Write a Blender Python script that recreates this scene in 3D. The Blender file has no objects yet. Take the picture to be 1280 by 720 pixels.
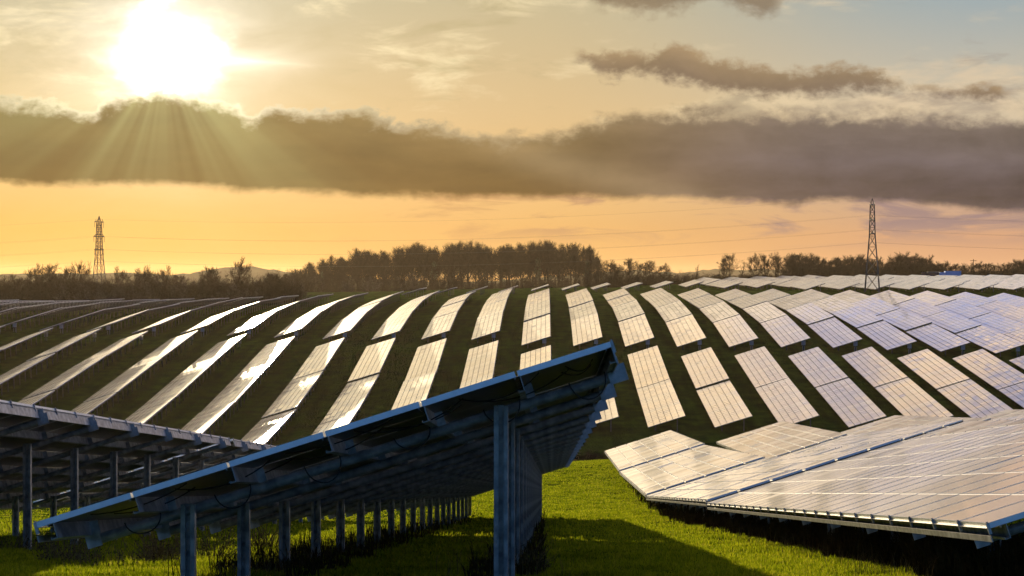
import bpy, math, random
import numpy as np
from mathutils import Vector, Matrix, Euler
random.seed(7); np.random.seed(7)
R = math.radians
scene = bpy.context.scene
col = scene.collection
F = 2400.0          # focal length in pixels of the 1280 px wide photograph
VX, HY = 682.0, 345.0

# ------------------------------------------------------------------ helpers
def s2l(c):
    return tuple(((v/255)/12.92 if v/255 <= .04045 else ((v/255+.055)/1.055)**2.4) for v in c)

def setp(o, label=None, cat=None, group=None, kind=None):
    if label: o['label'] = label
    if cat: o['category'] = cat
    if group: o['group'] = group
    if kind: o['kind'] = kind
    return o

def empty(name, loc=(0, 0, 0), rot=(0, 0, 0)):
    o = bpy.data.objects.new(name, None); col.objects.link(o)
    o.location = loc; o.rotation_euler = rot; o.empty_display_size = .3
    return o

def link(name, me, parent=None, loc=None, rot=None):
    o = bpy.data.objects.new(name, me); col.objects.link(o)
    if parent is not None: o.parent = parent
    if loc is not None: o.location = loc
    if rot is not None: o.rotation_euler = rot
    return o

class MB:
    def __init__(self): self.v = []; self.f = []; self.m = []
    def quad(self, a, b, c, d, m=0):
        i = len(self.v); self.v += [tuple(a), tuple(b), tuple(c), tuple(d)]
        self.f.append((i, i+1, i+2, i+3)); self.m.append(m)
    def frame_box(self, o, ax, ay, az, mats=(0, 0, 0, 0, 0, 0)):
        """box from corner o with edge vectors ax, ay, az; mats: bottom, top, -y, +x, +y, -x"""
        o, ax, ay, az = Vector(o), Vector(ax), Vector(ay), Vector(az)
        i = len(self.v)
        p = [o, o+ax, o+ax+ay, o+ay, o+az, o+ax+az, o+ax+ay+az, o+ay+az]
        self.v += [tuple(q) for q in p]
        for fc, m in zip([(0, 3, 2, 1), (4, 5, 6, 7), (0, 1, 5, 4), (1, 2, 6, 5), (2, 3, 7, 6), (3, 0, 4, 7)], mats):
            self.f.append(tuple(i+k for k in fc)); self.m.append(m)
    def box(self, x0, x1, y0, y1, z0, z1, m=0):
        self.frame_box((x0, y0, z0), (x1-x0, 0, 0), (0, y1-y0, 0), (0, 0, z1-z0), (m,)*6)
    def tube(self, a, b, r0, r1=None, n=8, cap=True, m=0):
        if r1 is None: r1 = r0
        a, b = Vector(a), Vector(b); d = (b-a)
        if d.length < 1e-6: return
        d.normalize(); u = d.cross(Vector((0, 0, 1)) if abs(d.z) < .9 else Vector((1, 0, 0))).normalized(); w = d.cross(u)
        i = len(self.v)
        for k in range(n):
            t = 2*math.pi*k/n; e = u*math.cos(t)+w*math.sin(t)
            self.v.append(tuple(a+e*r0)); self.v.append(tuple(b+e*r1))
        for k in range(n):
            k2 = (k+1) % n
            self.f.append((i+2*k, i+2*k2, i+2*k2+1, i+2*k+1)); self.m.append(m)
        if cap:
            self.f.append(tuple(i+2*k for k in range(n))); self.m.append(m)
            self.f.append(tuple(i+2*k+1 for k in reversed(range(n)))); self.m.append(m)
    def path(self, pts, r, n=5, m=0):
        for a, b in zip(pts[:-1], pts[1:]): self.tube(a, b, r, n=n, cap=True, m=m)
    def mesh(self, name, mats, smooth=False):
        me = bpy.data.meshes.new(name); me.from_pydata(self.v, [], self.f)
        for m in (mats if isinstance(mats, (list, tuple)) else [mats]): me.materials.append(m)
        me.polygons.foreach_set('material_index', self.m)
        if smooth: me.polygons.foreach_set('use_smooth', [True]*len(self.f))
        me.update(); return me
    def build(self, name, mats, parent=None, loc=None, smooth=False):
        return link(name, self.mesh(name, mats, smooth), parent, loc)

# ------------------------------------------------------------------ materials
def new_mat(name):
    m = bpy.data.materials.new(name); m.use_nodes = True
    nt = m.node_tree; b = nt.nodes['Principled BSDF']
    return m, nt, b

def noise_mix(nt, c1, c2, scale, detail=4, coord='Object', ramp=(.35, .65), stretch=(1, 1, 1)):
    tc = nt.nodes.new('ShaderNodeTexCoord'); mp = nt.nodes.new('ShaderNodeMapping')
    mp.inputs['Scale'].default_value = stretch
    nt.links.new(tc.outputs[coord], mp.inputs[0])
    n = nt.nodes.new('ShaderNodeTexNoise'); n.inputs['Scale'].default_value = scale; n.inputs['Detail'].default_value = detail
    nt.links.new(mp.outputs[0], n.inputs['Vector'])
    r = nt.nodes.new('ShaderNodeValToRGB')
    r.color_ramp.elements[0].position = ramp[0]; r.color_ramp.elements[1].position = ramp[1]
    r.color_ramp.elements[0].color = (*c1, 1); r.color_ramp.elements[1].color = (*c2, 1)
    nt.links.new(n.outputs[0], r.inputs[0])
    return r, n, mp

def simple(name, c1, c2, scale=3, rough=.7, metal=0, bump=0, **kw):
    m, nt, b = new_mat(name)
    r, n, mp = noise_mix(nt, c1, c2, scale, **kw)
    nt.links.new(r.outputs[0], b.inputs['Base Color'])
    b.inputs['Roughness'].default_value = rough; b.inputs['Metallic'].default_value = metal
    if rough >= .8: b.inputs['Specular IOR Level'].default_value = 0
    if bump:
        bp = nt.nodes.new('ShaderNodeBump'); bp.inputs['Strength'].default_value = bump; bp.inputs['Distance'].default_value = .02
        nt.links.new(n.outputs[0], bp.inputs['Height']); nt.links.new(bp.outputs[0], b.inputs['Normal'])
    return m

def glass_material():
    m, nt, b = new_mat('panel_glass')
    g = nt.nodes.new('ShaderNodeNewGeometry')
    r = nt.nodes.new('ShaderNodeValToRGB')
    e = r.color_ramp.elements
    e[0].color = (.02, .024, .045, 1); e[1].color = (.10, .085, .085, 1)
    e[0].position = .2; e[1].position = 1
    nt.links.new(g.outputs['Random Per Island'], r.inputs[0])
    nt.links.new(r.outputs[0], b.inputs['Base Color'])
    rr = nt.nodes.new('ShaderNodeMapRange'); rr.inputs[3].default_value = .05; rr.inputs[4].default_value = .13
    wn = nt.nodes.new('ShaderNodeTexWhiteNoise'); wn.noise_dimensions = '1D'
    nt.links.new(g.outputs['Random Per Island'], wn.inputs['W']); nt.links.new(wn.outputs['Value'], rr.inputs[0])
    nt.links.new(rr.outputs[0], b.inputs['Roughness'])
    b.inputs['IOR'].default_value = 2.15
    tr_ = nt.nodes.new('ShaderNodeValToRGB'); te = tr_.color_ramp.elements
    te[0].color = (.72, .84, 1, 1); te[1].color = (1, .88, .78, 1); te[0].position = .1; te[1].position = .6
    w2 = nt.nodes.new('ShaderNodeTexWhiteNoise'); w2.noise_dimensions = '1D'; ma = nt.nodes.new('ShaderNodeMath'); ma.inputs[1].default_value = 7.3
    nt.links.new(g.outputs['Random Per Island'], ma.inputs[0]); nt.links.new(ma.outputs[0], w2.inputs['W'])
    nt.links.new(w2.outputs['Value'], tr_.inputs[0]); nt.links.new(tr_.outputs[0], b.inputs['Specular Tint'])
    tc = nt.nodes.new('ShaderNodeTexCoord')
    n = nt.nodes.new('ShaderNodeTexNoise'); n.inputs['Scale'].default_value = 1.1; n.inputs['Detail'].default_value = 2
    nt.links.new(tc.outputs['Object'], n.inputs['Vector'])
    bp = nt.nodes.new('ShaderNodeBump'); bp.inputs['Strength'].default_value = .04; bp.inputs['Distance'].default_value = .012
    nt.links.new(n.outputs[0], bp.inputs['Height']); nt.links.new(bp.outputs[0], b.inputs['Normal'])
    dust = nt.nodes.new('ShaderNodeBsdfGlossy'); dust.inputs['Roughness'].default_value = .5; dust.inputs['Color'].default_value = (.9, .88, .84, 1)
    n5 = nt.nodes.new('ShaderNodeTexNoise'); n5.inputs['Scale'].default_value = .25; n5.inputs['Detail'].default_value = 2
    nt.links.new(tc.outputs['Object'], n5.inputs['Vector'])
    md = nt.nodes.new('ShaderNodeMapRange'); md.inputs[3].default_value = .18; md.inputs[4].default_value = .44
    av = nt.nodes.new('ShaderNodeMath'); av.operation = 'MULTIPLY'; nt.links.new(n5.outputs[0], av.inputs[0]); nt.links.new(wn.outputs['Value'], av.inputs[1])
    a2 = nt.nodes.new('ShaderNodeMath'); a2.operation = 'MULTIPLY_ADD'; a2.inputs[1].default_value = 1.2; a2.inputs[2].default_value = .15; nt.links.new(av.outputs[0], a2.inputs[0])
    nt.links.new(a2.outputs[0], md.inputs[0])
    ms = nt.nodes.new('ShaderNodeMixShader'); nt.links.new(md.outputs[0], ms.inputs[0])
    nt.links.new(b.outputs[0], ms.inputs[1]); nt.links.new(dust.outputs[0], ms.inputs[2])
    nt.links.new(ms.outputs[0], nt.nodes['Material Output'].inputs[0])
    return m

GLASS = glass_material()
FRAME = simple('aluminium_frame', (.68, .70, .72), (.78, .8, .82), 8, .38, .6)
BACK = simple('panel_back', (.012, .011, .010), (.03, .027, .022), 1.5, .35)
STEEL = simple('galvanised_steel', (.24, .24, .24), (.50, .50, .50), 7, .42, .45, .2)
STEELD = simple('weathered_steel', (.12, .12, .125), (.2, .2, .21), 6, .55, .5)
RUBBER = simple('black_rubber', (.01, .01, .01), (.02, .02, .02), 5, .5)
BOXGREY = simple('grey_enclosure', (.3, .3, .32), (.38, .38, .4), 2, .5)
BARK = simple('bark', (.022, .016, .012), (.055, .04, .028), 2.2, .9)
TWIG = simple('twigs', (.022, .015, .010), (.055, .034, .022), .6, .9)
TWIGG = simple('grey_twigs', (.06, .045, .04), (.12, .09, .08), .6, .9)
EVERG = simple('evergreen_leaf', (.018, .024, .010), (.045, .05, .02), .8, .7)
PYL = simple('pylon_steel', (.06, .055, .05), (.12, .11, .1), 1, .6, .3)
STRAW = simple('straw', (.10, .07, .03), (.24, .18, .08), 20, 1)
BRAMB = simple('bramble', (.02, .017, .006), (.07, .045, .016), 6, 1)

def grass_blade_mat():
    m, nt, b = new_mat('grass_blades')
    g = nt.nodes.new('ShaderNodeNewGeometry')
    r = nt.nodes.new('ShaderNodeValToRGB'); e = r.color_ramp.elements
    e[0].color = (.14, .20, .008, 1); e[1].color = (.52, .46, .07, 1)
    k = e.new(.8); k.color = (.46, .48, .014, 1); k = e.new(.93); k.color = (.5, .46, .03, 1)
    nt.links.new(g.outputs['Random Per Island'], r.inputs[0])
    d = nt.nodes.new('ShaderNodeBsdfDiffuse'); t = nt.nodes.new('ShaderNodeBsdfTranslucent')
    tc = nt.nodes.new('ShaderNodeTexCoord'); n1 = nt.nodes.new('ShaderNodeTexNoise'); n1.inputs['Scale'].default_value = .9; n1.inputs['Detail'].default_value = 6; n1.inputs['Roughness'].default_value = .7
    nt.links.new(tc.outputs['Object'], n1.inputs['Vector'])
    q = nt.nodes.new('ShaderNodeValToRGB'); qe = q.color_ramp.elements
    qe[0].position = .36; qe[0].color = (.42, .5, .3, 1); qe[1].position = .62; qe[1].color = (1.0, 1.0, 1.0, 1)
    k2 = qe.new(.5); k2.color = (.8, .88, .7, 1)
    nt.links.new(n1.outputs[0], q.inputs[0])
    mm = nt.nodes.new('ShaderNodeMix'); mm.data_type = 'RGBA'; mm.blend_type = 'MULTIPLY'; mm.inputs['Factor'].default_value = 1
    nt.links.new(r.outputs[0], mm.inputs['A']); nt.links.new(q.outputs[0], mm.inputs['B'])
    nt.links.new(mm.outputs['Result'], d.inputs[0]); nt.links.new(mm.outputs['Result'], t.inputs[0])
    mx = nt.nodes.new('ShaderNodeMixShader'); mx.inputs[0].default_value = .5
    nt.links.new(d.outputs[0], mx.inputs[1]); nt.links.new(t.outputs[0], mx.inputs[2])
    nt.links.new(mx.outputs[0], nt.nodes['Material Output'].inputs[0])
    return m
GRASSB = grass_blade_mat()

def ground_mat():
    m, nt, b = new_mat('pasture')
    r, n, mp = noise_mix(nt, (.016, .040, .006), (.070, .125, .012), .35, 8, ramp=(.3, .7))
    r2, n2, mp2 = noise_mix(nt, (.03, .035, .008), (.075, .075, .018), 3.5, 5, ramp=(.3, .7))
    n3 = nt.nodes.new('ShaderNodeTexNoise'); n3.inputs['Scale'].default_value = .09; n3.inputs['Detail'].default_value = 6
    tc = nt.nodes.new('ShaderNodeTexCoord'); nt.links.new(tc.outputs['Object'], n3.inputs['Vector'])
    mr = nt.nodes.new('ShaderNodeMapRange'); mr.inputs[1].default_value = .5; mr.inputs[2].default_value = .75; mr.inputs[4].default_value = .4
    nt.links.new(n3.outputs[0], mr.inputs[0])
    mx = nt.nodes.new('ShaderNodeMix'); mx.data_type = 'RGBA'
    nt.links.new(mr.outputs[0], mx.inputs['Factor']); nt.links.new(r.outputs[0], mx.inputs['A']); nt.links.new(r2.outputs[0], mx.inputs['B'])
    ms_ = nt.nodes.new('ShaderNodeMapping'); ms_.inputs['Scale'].default_value = (1, .06, 1); nt.links.new(tc.outputs['Object'], ms_.inputs[0])
    n6 = nt.nodes.new('ShaderNodeTexNoise'); n6.inputs['Scale'].default_value = .55; n6.inputs['Detail'].default_value = 5; nt.links.new(ms_.outputs[0], n6.inputs['Vector'])
    m6 = nt.nodes.new('ShaderNodeMapRange'); m6.inputs[1].default_value = .35; m6.inputs[2].default_value = .65; m6.inputs[3].default_value = .55; m6.inputs[4].default_value = 1.2
    nt.links.new(n6.outputs[0], m6.inputs[0])
    vs = nt.nodes.new('ShaderNodeVectorMath'); vs.operation = 'SCALE'; nt.links.new(mx.outputs['Result'], vs.inputs[0]); nt.links.new(m6.outputs[0], vs.inputs['Scale'])
    nt.links.new(vs.outputs[0], b.inputs['Base Color'])
    b.inputs['Roughness'].default_value = 1; b.inputs['Specular IOR Level'].default_value = 0
    nb = nt.nodes.new('ShaderNodeTexNoise'); nb.inputs['Scale'].default_value = 3.0; nb.inputs['Detail'].default_value = 8
    nt.links.new(tc.outputs['Object'], nb.inputs['Vector'])
    bp = nt.nodes.new('ShaderNodeBump'); bp.inputs['Strength'].default_value = .8; bp.inputs['Distance'].default_value = .25
    nt.links.new(nb.outputs[0], bp.inputs['Height']); nt.links.new(bp.outputs[0], b.inputs['Normal'])
    return m

# ------------------------------------------------------------------ terrain: height of the tables' low edges
XS = np.array([-140, -96, -65, -45, -5, 5, 16, 24, 46, 87, 127], float)
def nr(y): return -.315-.1125*y
HR = {
 -60: [nr(-60)]*11, 0: [nr(0)]*11, 19: [nr(19)]*11,
 55: [nr(55)]*5+[-6.5, -5.6, -5.2, -4.5, -3.8, -3.5],
 91: [-10.6]*5+[-10.45, -8.4, -7.5, -6, -4.5, -4],
 129: [-13.9]*4+[-13.6, -13.1, -12.4, -11.4, -9.8, -8, -7.5],
 167: [-16.3]*4+[-15.9, -15.2, -14.3, -13.9, -12.7, -11.5, -11],
 200: [-20]*5+[-19.6, -19.2, -19, -18.5, -18, -18],
 235: [-24]*11,
 265: [-24, -24.6, -25.2, -25.6, -25.6, -25.4, -25.2, -25.1, -25, -24.8, -24.5],
 293: [-20.5, -21.8, -22.9, -23.6, -23.3, -23.1, -22.95, -22.95, -22.9, -22.7, -22.5],
 329: [-16.6, -18.4, -19.4, -20.3, -19.9, -19.6, -19.4, -19.3, -19.05, -18.9, -18.9],
 366: [-13.2, -14.4, -15.0, -15.2, -14.8, -14.9, -15, -15, -15, -15.3, -15.9],
 410: [-10.2, -10.9, -10.9, -10.9, -9.9, -9.95, -10, -10.1, -10.3, -11.9, -13.1],
 447: [-8.6, -9.0, -8.6, -8.4, -7.5, -7.5, -7.5, -7.6, -7.75, -9.6, -10.9],
 487: [-8.3, -8.1, -7.3, -6.9, -6.1, -6.15, -6.2, -6.2, -6.3, -7.0, -7.8],
 524: [-8.5, -7.9, -6.8, -6.2, -5.1, -5.08, -5.08, -5.05, -5.05, -5.4, -5.9],
 566: [-8.7, -8.0, -6.8, -6.0, -4.9, -4.8, -4.6, -4.4, -4.1, -3.8, -3.9],
 603: [-8.8, -7.9, -6.6, -5.8, -4.8, -4.7, -4.5, -4.2, -3.8, -3.3, -3.2],
 680: [-8.5, -7.6, -6.3, -5.5, -4.6, -4.4, -4.1, -3.8, -3.0, -2.3, -2.1],
 760: [-8, -7.2, -6, -5.3, -4.5, -4.3, -4, -3.6, -2.4, -1.4, -1.2],
 820: [-7.5, -6.8, -5.8, -5.2, -4.4, -4.2, -3.8, -3.2, -1.8, -.6, -.5],
 1000: [-7]*3+[-6]*3+[-5]*2+[-3, -2, -2],
 2000: [-14]*11, 4500: [-20]*11, 7000: [-20]*11}
YS = np.array(sorted(HR), float)
HG = np.array([HR[int(y)] for y in YS], float)
def slopes(x, g):
    d = np.diff(g, axis=0)/np.diff(x)[:, None]
    m = np.zeros_like(g); m[1:-1] = (d[1:]+d[:-1])/2; m[0] = d[0]; m[-1] = d[-1]
    s = np.sign(d[1:]) != np.sign(d[:-1]); m[1:-1][s] = 0
    return m
MG = slopes(YS, HG)
def H(x, y):
    x = np.atleast_1d(np.asarray(x, float)); y = np.atleast_1d(np.asarray(y, float))
    x, y = np.broadcast_arrays(x, y)
    yc = np.clip(y, YS[0], YS[-1]); j = np.clip(np.searchsorted(YS, yc, side='right')-1, 0, len(YS)-2)
    h = YS[j+1]-YS[j]; t = (yc-YS[j])/h
    h00 = 2*t**3-3*t**2+1; h10 = t**3-2*t**2+t; h01 = -2*t**3+3*t**2; h11 = t**3-t**2
    xc = np.clip(x, XS[0], XS[-1]); i = np.clip(np.searchsorted(XS, xc, side='right')-1, 0, len(XS)-2)
    u = (xc-XS[i])/(XS[i+1]-XS[i]); u = u*.5+(u*u*(3-2*u))*.5
    def colv(k): return h00*HG[j, k]+h10*h*MG[j, k]+h01*HG[j+1, k]+h11*h*MG[j+1, k]
    return colv(i)*(1-u)+colv(i+1)*u
def Hs(x, y): return float(H(x, y)[0])
LOW = .85
def bumps(x, y):
    return .035*np.sin(x*1.7+y*.6)*np.sin(y*1.3-x*.4)+.03*np.sin(x*.45+1.3)*np.sin(y*.37+.5)
def G(x, y): return H(x, y)-LOW+bumps(np.asarray(x, float), np.asarray(y, float))
def Gs(x, y): return float(np.atleast_1d(G(x, y))[0])

def grid_axis(pieces):
    out = []
    for a, b, s in pieces: out += list(np.arange(a, b, s))
    out.append(pieces[-1][1]); return np.array(out)
gx = grid_axis([(-6000, -600, 600), (-600, -160, 40), (-160, -30, 4), (-30, 40, .9), (40, 170, 4), (170, 610, 40), (610, 6000, 600)])
gy = grid_axis([(-60, 15, 5), (15, 110, .9), (110, 600, 4), (600, 1000, 20), (1000, 7000, 300)])
GX, GY = np.meshgrid(gx, gy)
GZ = G(GX.ravel(), GY.ravel())
verts = np.stack([GX.ravel(), GY.ravel(), GZ], 1)
nx, ny = len(gx), len(gy)
ii = np.arange(nx-1)[None, :]+np.arange(ny-1)[:, None]*nx
faces = np.stack([ii, ii+1, ii+1+nx, ii+nx], -1).reshape(-1, 4)
me = bpy.data.meshes.new('ground')
me.from_pydata(verts.tolist(), [], faces.tolist()); me.materials.append(ground_mat())
me.polygons.foreach_set('use_smooth', [True]*len(faces)); me.update()
setp(link('ground', me), kind='structure')

# ------------------------------------------------------------------ solar tables
NP, PW = 25, 1.458                 # panels along a table, width of each
TL = NP*PW-.02                    # table length 36.73
TILT = math.atan2(1.81, 5.717)
CT, ST = math.cos(TILT), math.sin(TILT)
def S(s, y, d=0):                 # point at slant distance s, along y, d below the glass plane
    return Vector((s*CT+d*ST, y, s*ST-d*CT))
US = Vector((CT, 0, ST)); UD = Vector((ST, 0, -CT))

def panel_box(mb, s0, s1, y0, y1, detail, jitter=0.0, th=.05):
    """one panel: frame, glass and back; materials 0 glass, 1 frame, 2 back"""
    a = random.gauss(0, jitter); b = random.gauss(0, jitter)
    c = [S(s0, y0), S(s1, y0), S(s1, y1), S(s0, y1)]
    off = [(-a*(s1-s0)/2-b*(y1-y0)/2), (a*(s1-s0)/2-b*(y1-y0)/2), (a*(s1-s0)/2+b*(y1-y0)/2), (-a*(s1-s0)/2+b*(y1-y0)/2)]
    c = [p-UD*o for p, o in zip(c, off)]
    d = [p+UD*th for p in c]
    i = len(mb.v)
    if detail:
        w = .018; sw = US*w; yw = Vector((0, .006, 0))
        g = [c[0]+sw+yw, c[1]-sw+yw, c[2]-sw-yw, c[3]+sw-yw]; g = [p+UD*.004 for p in g]
        mb.v += [tuple(p) for p in c+d+g]
        # glass separate island
        for k in range(4):
            k2 = (k+1) % 4
            mb.f.append((i+k, i+k2, i+8+k2, i+8+k)); mb.m.append(1)
        gi = len(mb.v); mb.v += [tuple(p) for p in g]
        mb.f.append((gi, gi+1, gi+2, gi+3)); mb.m.append(0)
    else:
        mb.v += [tuple(p) for p in c+d]
        gi = len(mb.v); mb.v += [tuple(p) for p in c]
        mb.f.append((gi, gi+1, gi+2, gi+3)); mb.m.append(0)
    for k in range(4):
        k2 = (k+1) % 4
        mb.f.append((i+k, i+4+k, i+4+k2, i+k2)); mb.m.append(1)
    mb.f.append((i+7, i+6, i+5, i+4)); mb.m.append(2)

PM = [GLASS, FRAME, BACK]
def tier_mesh(t, gap_s=.085, gap_y=.05, jit=.006):
    mb = MB()
    for j in range(NP):
        panel_box(mb, t*1.0+gap_s/2, t*1.0+1-gap_s/2, j*PW+gap_y/2, (j+1)*PW-gap_y/2, False, jit, .06)
    return mb.mesh('panel_tier', PM)
TIERS = [[tier_mesh(t) for t in range(6)] for _ in range(4)]
def single_panel(v):
    mb = MB(); panel_box(mb, .012, .988, .016, PW-.016, True, .0012, .06); return mb.mesh('solar_panel', PM)
SINGLES = [single_panel(v) for v in range(8)]

PUR = [.15, 1.0, 2.0, 3.0, 4.0, 5.0, 5.955]
def purlin_mesh():
    """a cold rolled C section running along the row, top flange under the panels"""
    mb = MB(); t = .006; w = .065; h = .16; d0 = .055
    o = S(-w/2, 0.0, d0)
    mb.frame_box(S(-w/2, 0, d0+t), US*w, (0, TL, 0), -UD*t, (0,)*6)
    mb.frame_box(S(-w/2, 0, d0+h), US*w, (0, TL, 0), -UD*t, (0,)*6)
    mb.frame_box(S(w/2-t, 0.0, d0+h-t), US*t, (0, TL, 0), -UD*(h-2*t), (0,)*6)
    mb.frame_box(S(-w/2, 0, d0+h-t), US*t, (0, TL, 0), -UD*.02, (0,)*6)
    mb.frame_box(S(-w/2, 0, d0+t+.02), US*t, (0, TL, 0), -UD*.02, (0,)*6)
    return mb.mesh('purlin', STEEL)
PURLIN = purlin_mesh()
def rafter_mesh():
    mb = MB(); D = .055+.16+.06
    mb.tube(S(.12, 0, D), S(6.06, 0, D), .058, n=14)
    mb.frame_box(S(.10, -.07, D+.075), US*.16, (0, .012, 0), -UD*.16, (0,)*6)
    mb.frame_box(S(5.93, -.072, D+.08), US*.2, (0, .012, 0), -UD*.19, (0,)*6)
    for s in PUR:                                     # cleats and bolts
        mb.frame_box(S(s+.035, -.055, D-.05), US*.09, (0, .008, 0), -UD*.15, (0,)*6)
        mb.tube(S(s+.08, -.068, D-.08), S(s+.08, -.05, D-.08), .014, n=6)
    for k in range(4):
        mb.tube(S(6.0+.04*k, -.085, D+(.03 if k % 2 else -.03)), S(6.0+.04*k, -.07, D+(.03 if k % 2 else -.03)), .012, n=6)
    return mb.mesh('rafter', STEEL)
RAFTER = rafter_mesh()
def post_mesh(x, depth=2.9):
    """C section post hanging from the rafter; object origin at its foot line"""
    top = x*math.tan(TILT)-.3/CT+.1; bot = -depth
    mb = MB(); w = .15; t = .012; y0 = -.10
    mb.box(-w/2, w/2, y0+.10-t, y0+.10, bot, top)
    mb.box(-w/2, -w/2+.045, y0-.0, y0+.10-t, bot, top)
    mb.box(w/2-.045, w/2, y0-.0, y0+.10-t, bot, top)
    mb.box(-w/2+.045, -w/2+.05, y0, y0+.02, bot, top)
    for k in range(3): mb.tube((0, y0+.10-t-.012, top-.06-.07*k), (0, y0+.10-t, top-.06-.07*k), .016, n=6)
    return mb.mesh('post', STEEL)
TALLX, SHORTX = 4.59, 1.26
RY = [1.5+3.7*i for i in range(10)]
def rail_mesh(s, hi):
    """edge rail with a clamp at every panel joint"""
    mb = MB()
    o = -.075 if not hi else .012
    a, b = (5.985, .03) if hi else (-.015, .03)
    mb.frame_box(S(a, 0, .052), US*b, (0, TL, 0), UD*.004, (0,)*6)
    mb.frame_box(S(a, 0, .235 if hi else .20), US*.012, (0, TL, 0), -UD*(.15 if hi else .065), (0,)*6)
    for j in range(NP+1):
        y = min(max(j*PW-.03, 0), TL-.06)
        mb.frame_box(S(a, y+.01, .12), US*b, (0, .035, 0), -UD*.12, (0,)*6)
        mb.tube(S(a+b/2, y+.027, .0), S(a+b/2, y+.027, -.014), .012, n=6)
    return mb.mesh('clamp_rail', STEEL)
RAILHI, RAILLO = rail_mesh(0, True), rail_mesh(0, False)
POSTT, POSTS = post_mesh(TALLX), post_mesh(SHORTX)
def support_mesh():
    """purlins and rafters of a far table in one frame"""
    mb = MB()
    for s in PUR: mb.frame_box(S(s-.03, 0.02, .20), US*.06, (0, TL-.04, 0), -UD*.13, (0,)*6)
    for y in RY: mb.frame_box(S(.1, y-.05, .33), US*6.0, (0, .1, 0), -UD*.12, (0,)*6)
    return mb.mesh('support_frame', STEELD)
SUPPORT = support_mesh()
def mid_post(x, d=1.45):
    mb = MB(); mb.box(-.07, .07, -.05, .05, -d, x*math.tan(TILT)-.22); return mb.mesh('post', STEELD)
MPT, MPS = mid_post(TALLX), mid_post(SHORTX)
def combiner_mesh():
    mb = MB(); mb.box(-.38, .38, -.28, -.06, .1, .9)
    mb.box(-.43, .43, -.31, -.03, .9, .95); mb.box(-.33, .33, -.295, -.28, .16, .84)
    mb.tube((-.2, -.17, -.1), (-.2, -.17, -.9), .03, n=6); mb.tube((.2, -.17, -.1), (.2, -.17, -.9), .03, n=6)
    return mb.mesh('combiner_box', BOXGREY)
COMB = combiner_mesh()

def place(o, x, y0, y1, z0, z1, rz=0.0):
    L = y1-y0; m = math.atan2(z1-z0, L)
    o.location = (x, y0, z0); o.rotation_euler = (m, 0, rz)
    return m

def ordinal(n):
    return ['first', 'second', 'third', 'fourth', 'fifth', 'sixth', 'seventh', 'eighth', 'ninth', 'tenth', 'eleventh', 'twelfth',
            'thirteenth', 'fourteenth', 'fifteenth', 'sixteenth', 'seventeenth', 'eighteenth', 'nineteenth', 'twentieth'][n-1]

# near tables ---------------------------------------------------------------
NEARROT = -R(.19)
NX = {'A': -5.13, 'B': 4.50, 'C': -14.78, 'E': 14.2, 'F': 23.9, 'G': 33.6}
def near_table(row, y0, y1, label, group, level):
    x = NX[row]
    xa = x+.0033*y0
    z0, z1 = Hs(x, y0), Hs(x, y1)
    z0 += .09 if y0 > 25 else 0
    if row in 'AC': z0, z1 = (-.315-.1125*y0, -.315-.1125*y1)
    t = empty('solar_table'); m = place(t, xa, y0, y1, z0, z1, NEARROT)
    setp(t, label, 'solar panel table', group)
    if level == 2:
        order = sorted([(j, i) for j in range(NP) for i in range(6)])
        for n, (j, i) in enumerate(order[:96]):
            p = link('solar_panel', random.choice(SINGLES), t)
            p.location = Vector((i*CT, j*PW, i*ST))
            p.rotation_euler = (random.gauss(0, .0012), random.gauss(0, .0010), 0)
        mb = MB()
        for (j, i) in order[96:]: panel_box(mb, i+.012, i+.988, j*PW+.01, (j+1)*PW-.01, True, .0015, .05)
        setp(mb.build('further_panels', PM, t), kind='stuff')
    else:
        v = random.choice(TIERS)
        for i in range(6): link('panel_tier', v[i], t)
    for s in PUR:
        link('purlin', PURLIN, t, loc=(s*CT, 0, s*ST))
    for y in RY:
        link('rafter', RAFTER, t, loc=(0, y, 0))
        for xx, pm in ((TALLX, POSTT), (SHORTX, POSTS)):
            link('post', pm, t, loc=(xx, y, 0), rot=(-m, 0, 0))
    link('clamp_rail', RAILHI, t); link('clamp_rail', RAILLO, t)
    if level == 2 and row == 'A':
        for k in range(12):                                   # slack cables under the panels
            mb = MB(); i = k % 6; y = .25+.9*(k//6)+.3*random.random()
            s0 = i+.25+.3*random.random(); s1 = s0+.7+.5*random.random(); s1 = min(s1, 5.8)
            dd = .05+.12*random.random(); pts = []
            for q in range(15):
                u = q/14; pts.append(S(s0+(s1-s0)*u, y+.25*u*(1 if k % 2 else -.6), .07+dd*4*u*(1-u)))
            mb.path(pts, .007); mb.build('cable', RUBBER, t)
        for i in range(6):                                    # loops hanging round the rafter by each purlin
            mb = MB(); pts = []
            for q in range(13):
                a = math.pi*q/12; pts.append(S(PUR[i+1]-.25+.20*math.cos(a), 1.40+.02*q/12, .20+.17*math.sin(a)*(1+.2*(i % 3))))
            mb.path(pts, .008); mb.build('cable', RUBBER, t)
    return t
gA = 'tables of the dark underside row in front'
gC = 'tables of the underside row at left'
gB = 'tables of the pale row beside the grass'
gE = 'valley tables behind the pale right row'
def seg(y0, n, L=36.9): return [(y0+i*L, y0+i*L+L-.15) for i in range(n)]
sA = seg(18.93, 2); sC = seg(17.3, 2); sB = seg(19.9, 4, 36.3); sE = seg(19.9, 4, 36.7); sF = seg(58, 3, 36.7)
near_table('A', *sA[0], 'big table in front seen from below, blue-edged end raised high on tall steel posts', gA, 2)
near_table('A', *sA[1], 'farther dark-underside table directly behind the big blue-edged table in front', gA, 1)
near_table('C', *sC[0], 'left-edge table seen from below with silver clamped top rail and row of posts', gC, 2)
near_table('C', *sC[1], 'table continuing the left silver-railed underside row, mostly hidden by the blue-edged table', gC, 1)
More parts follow.
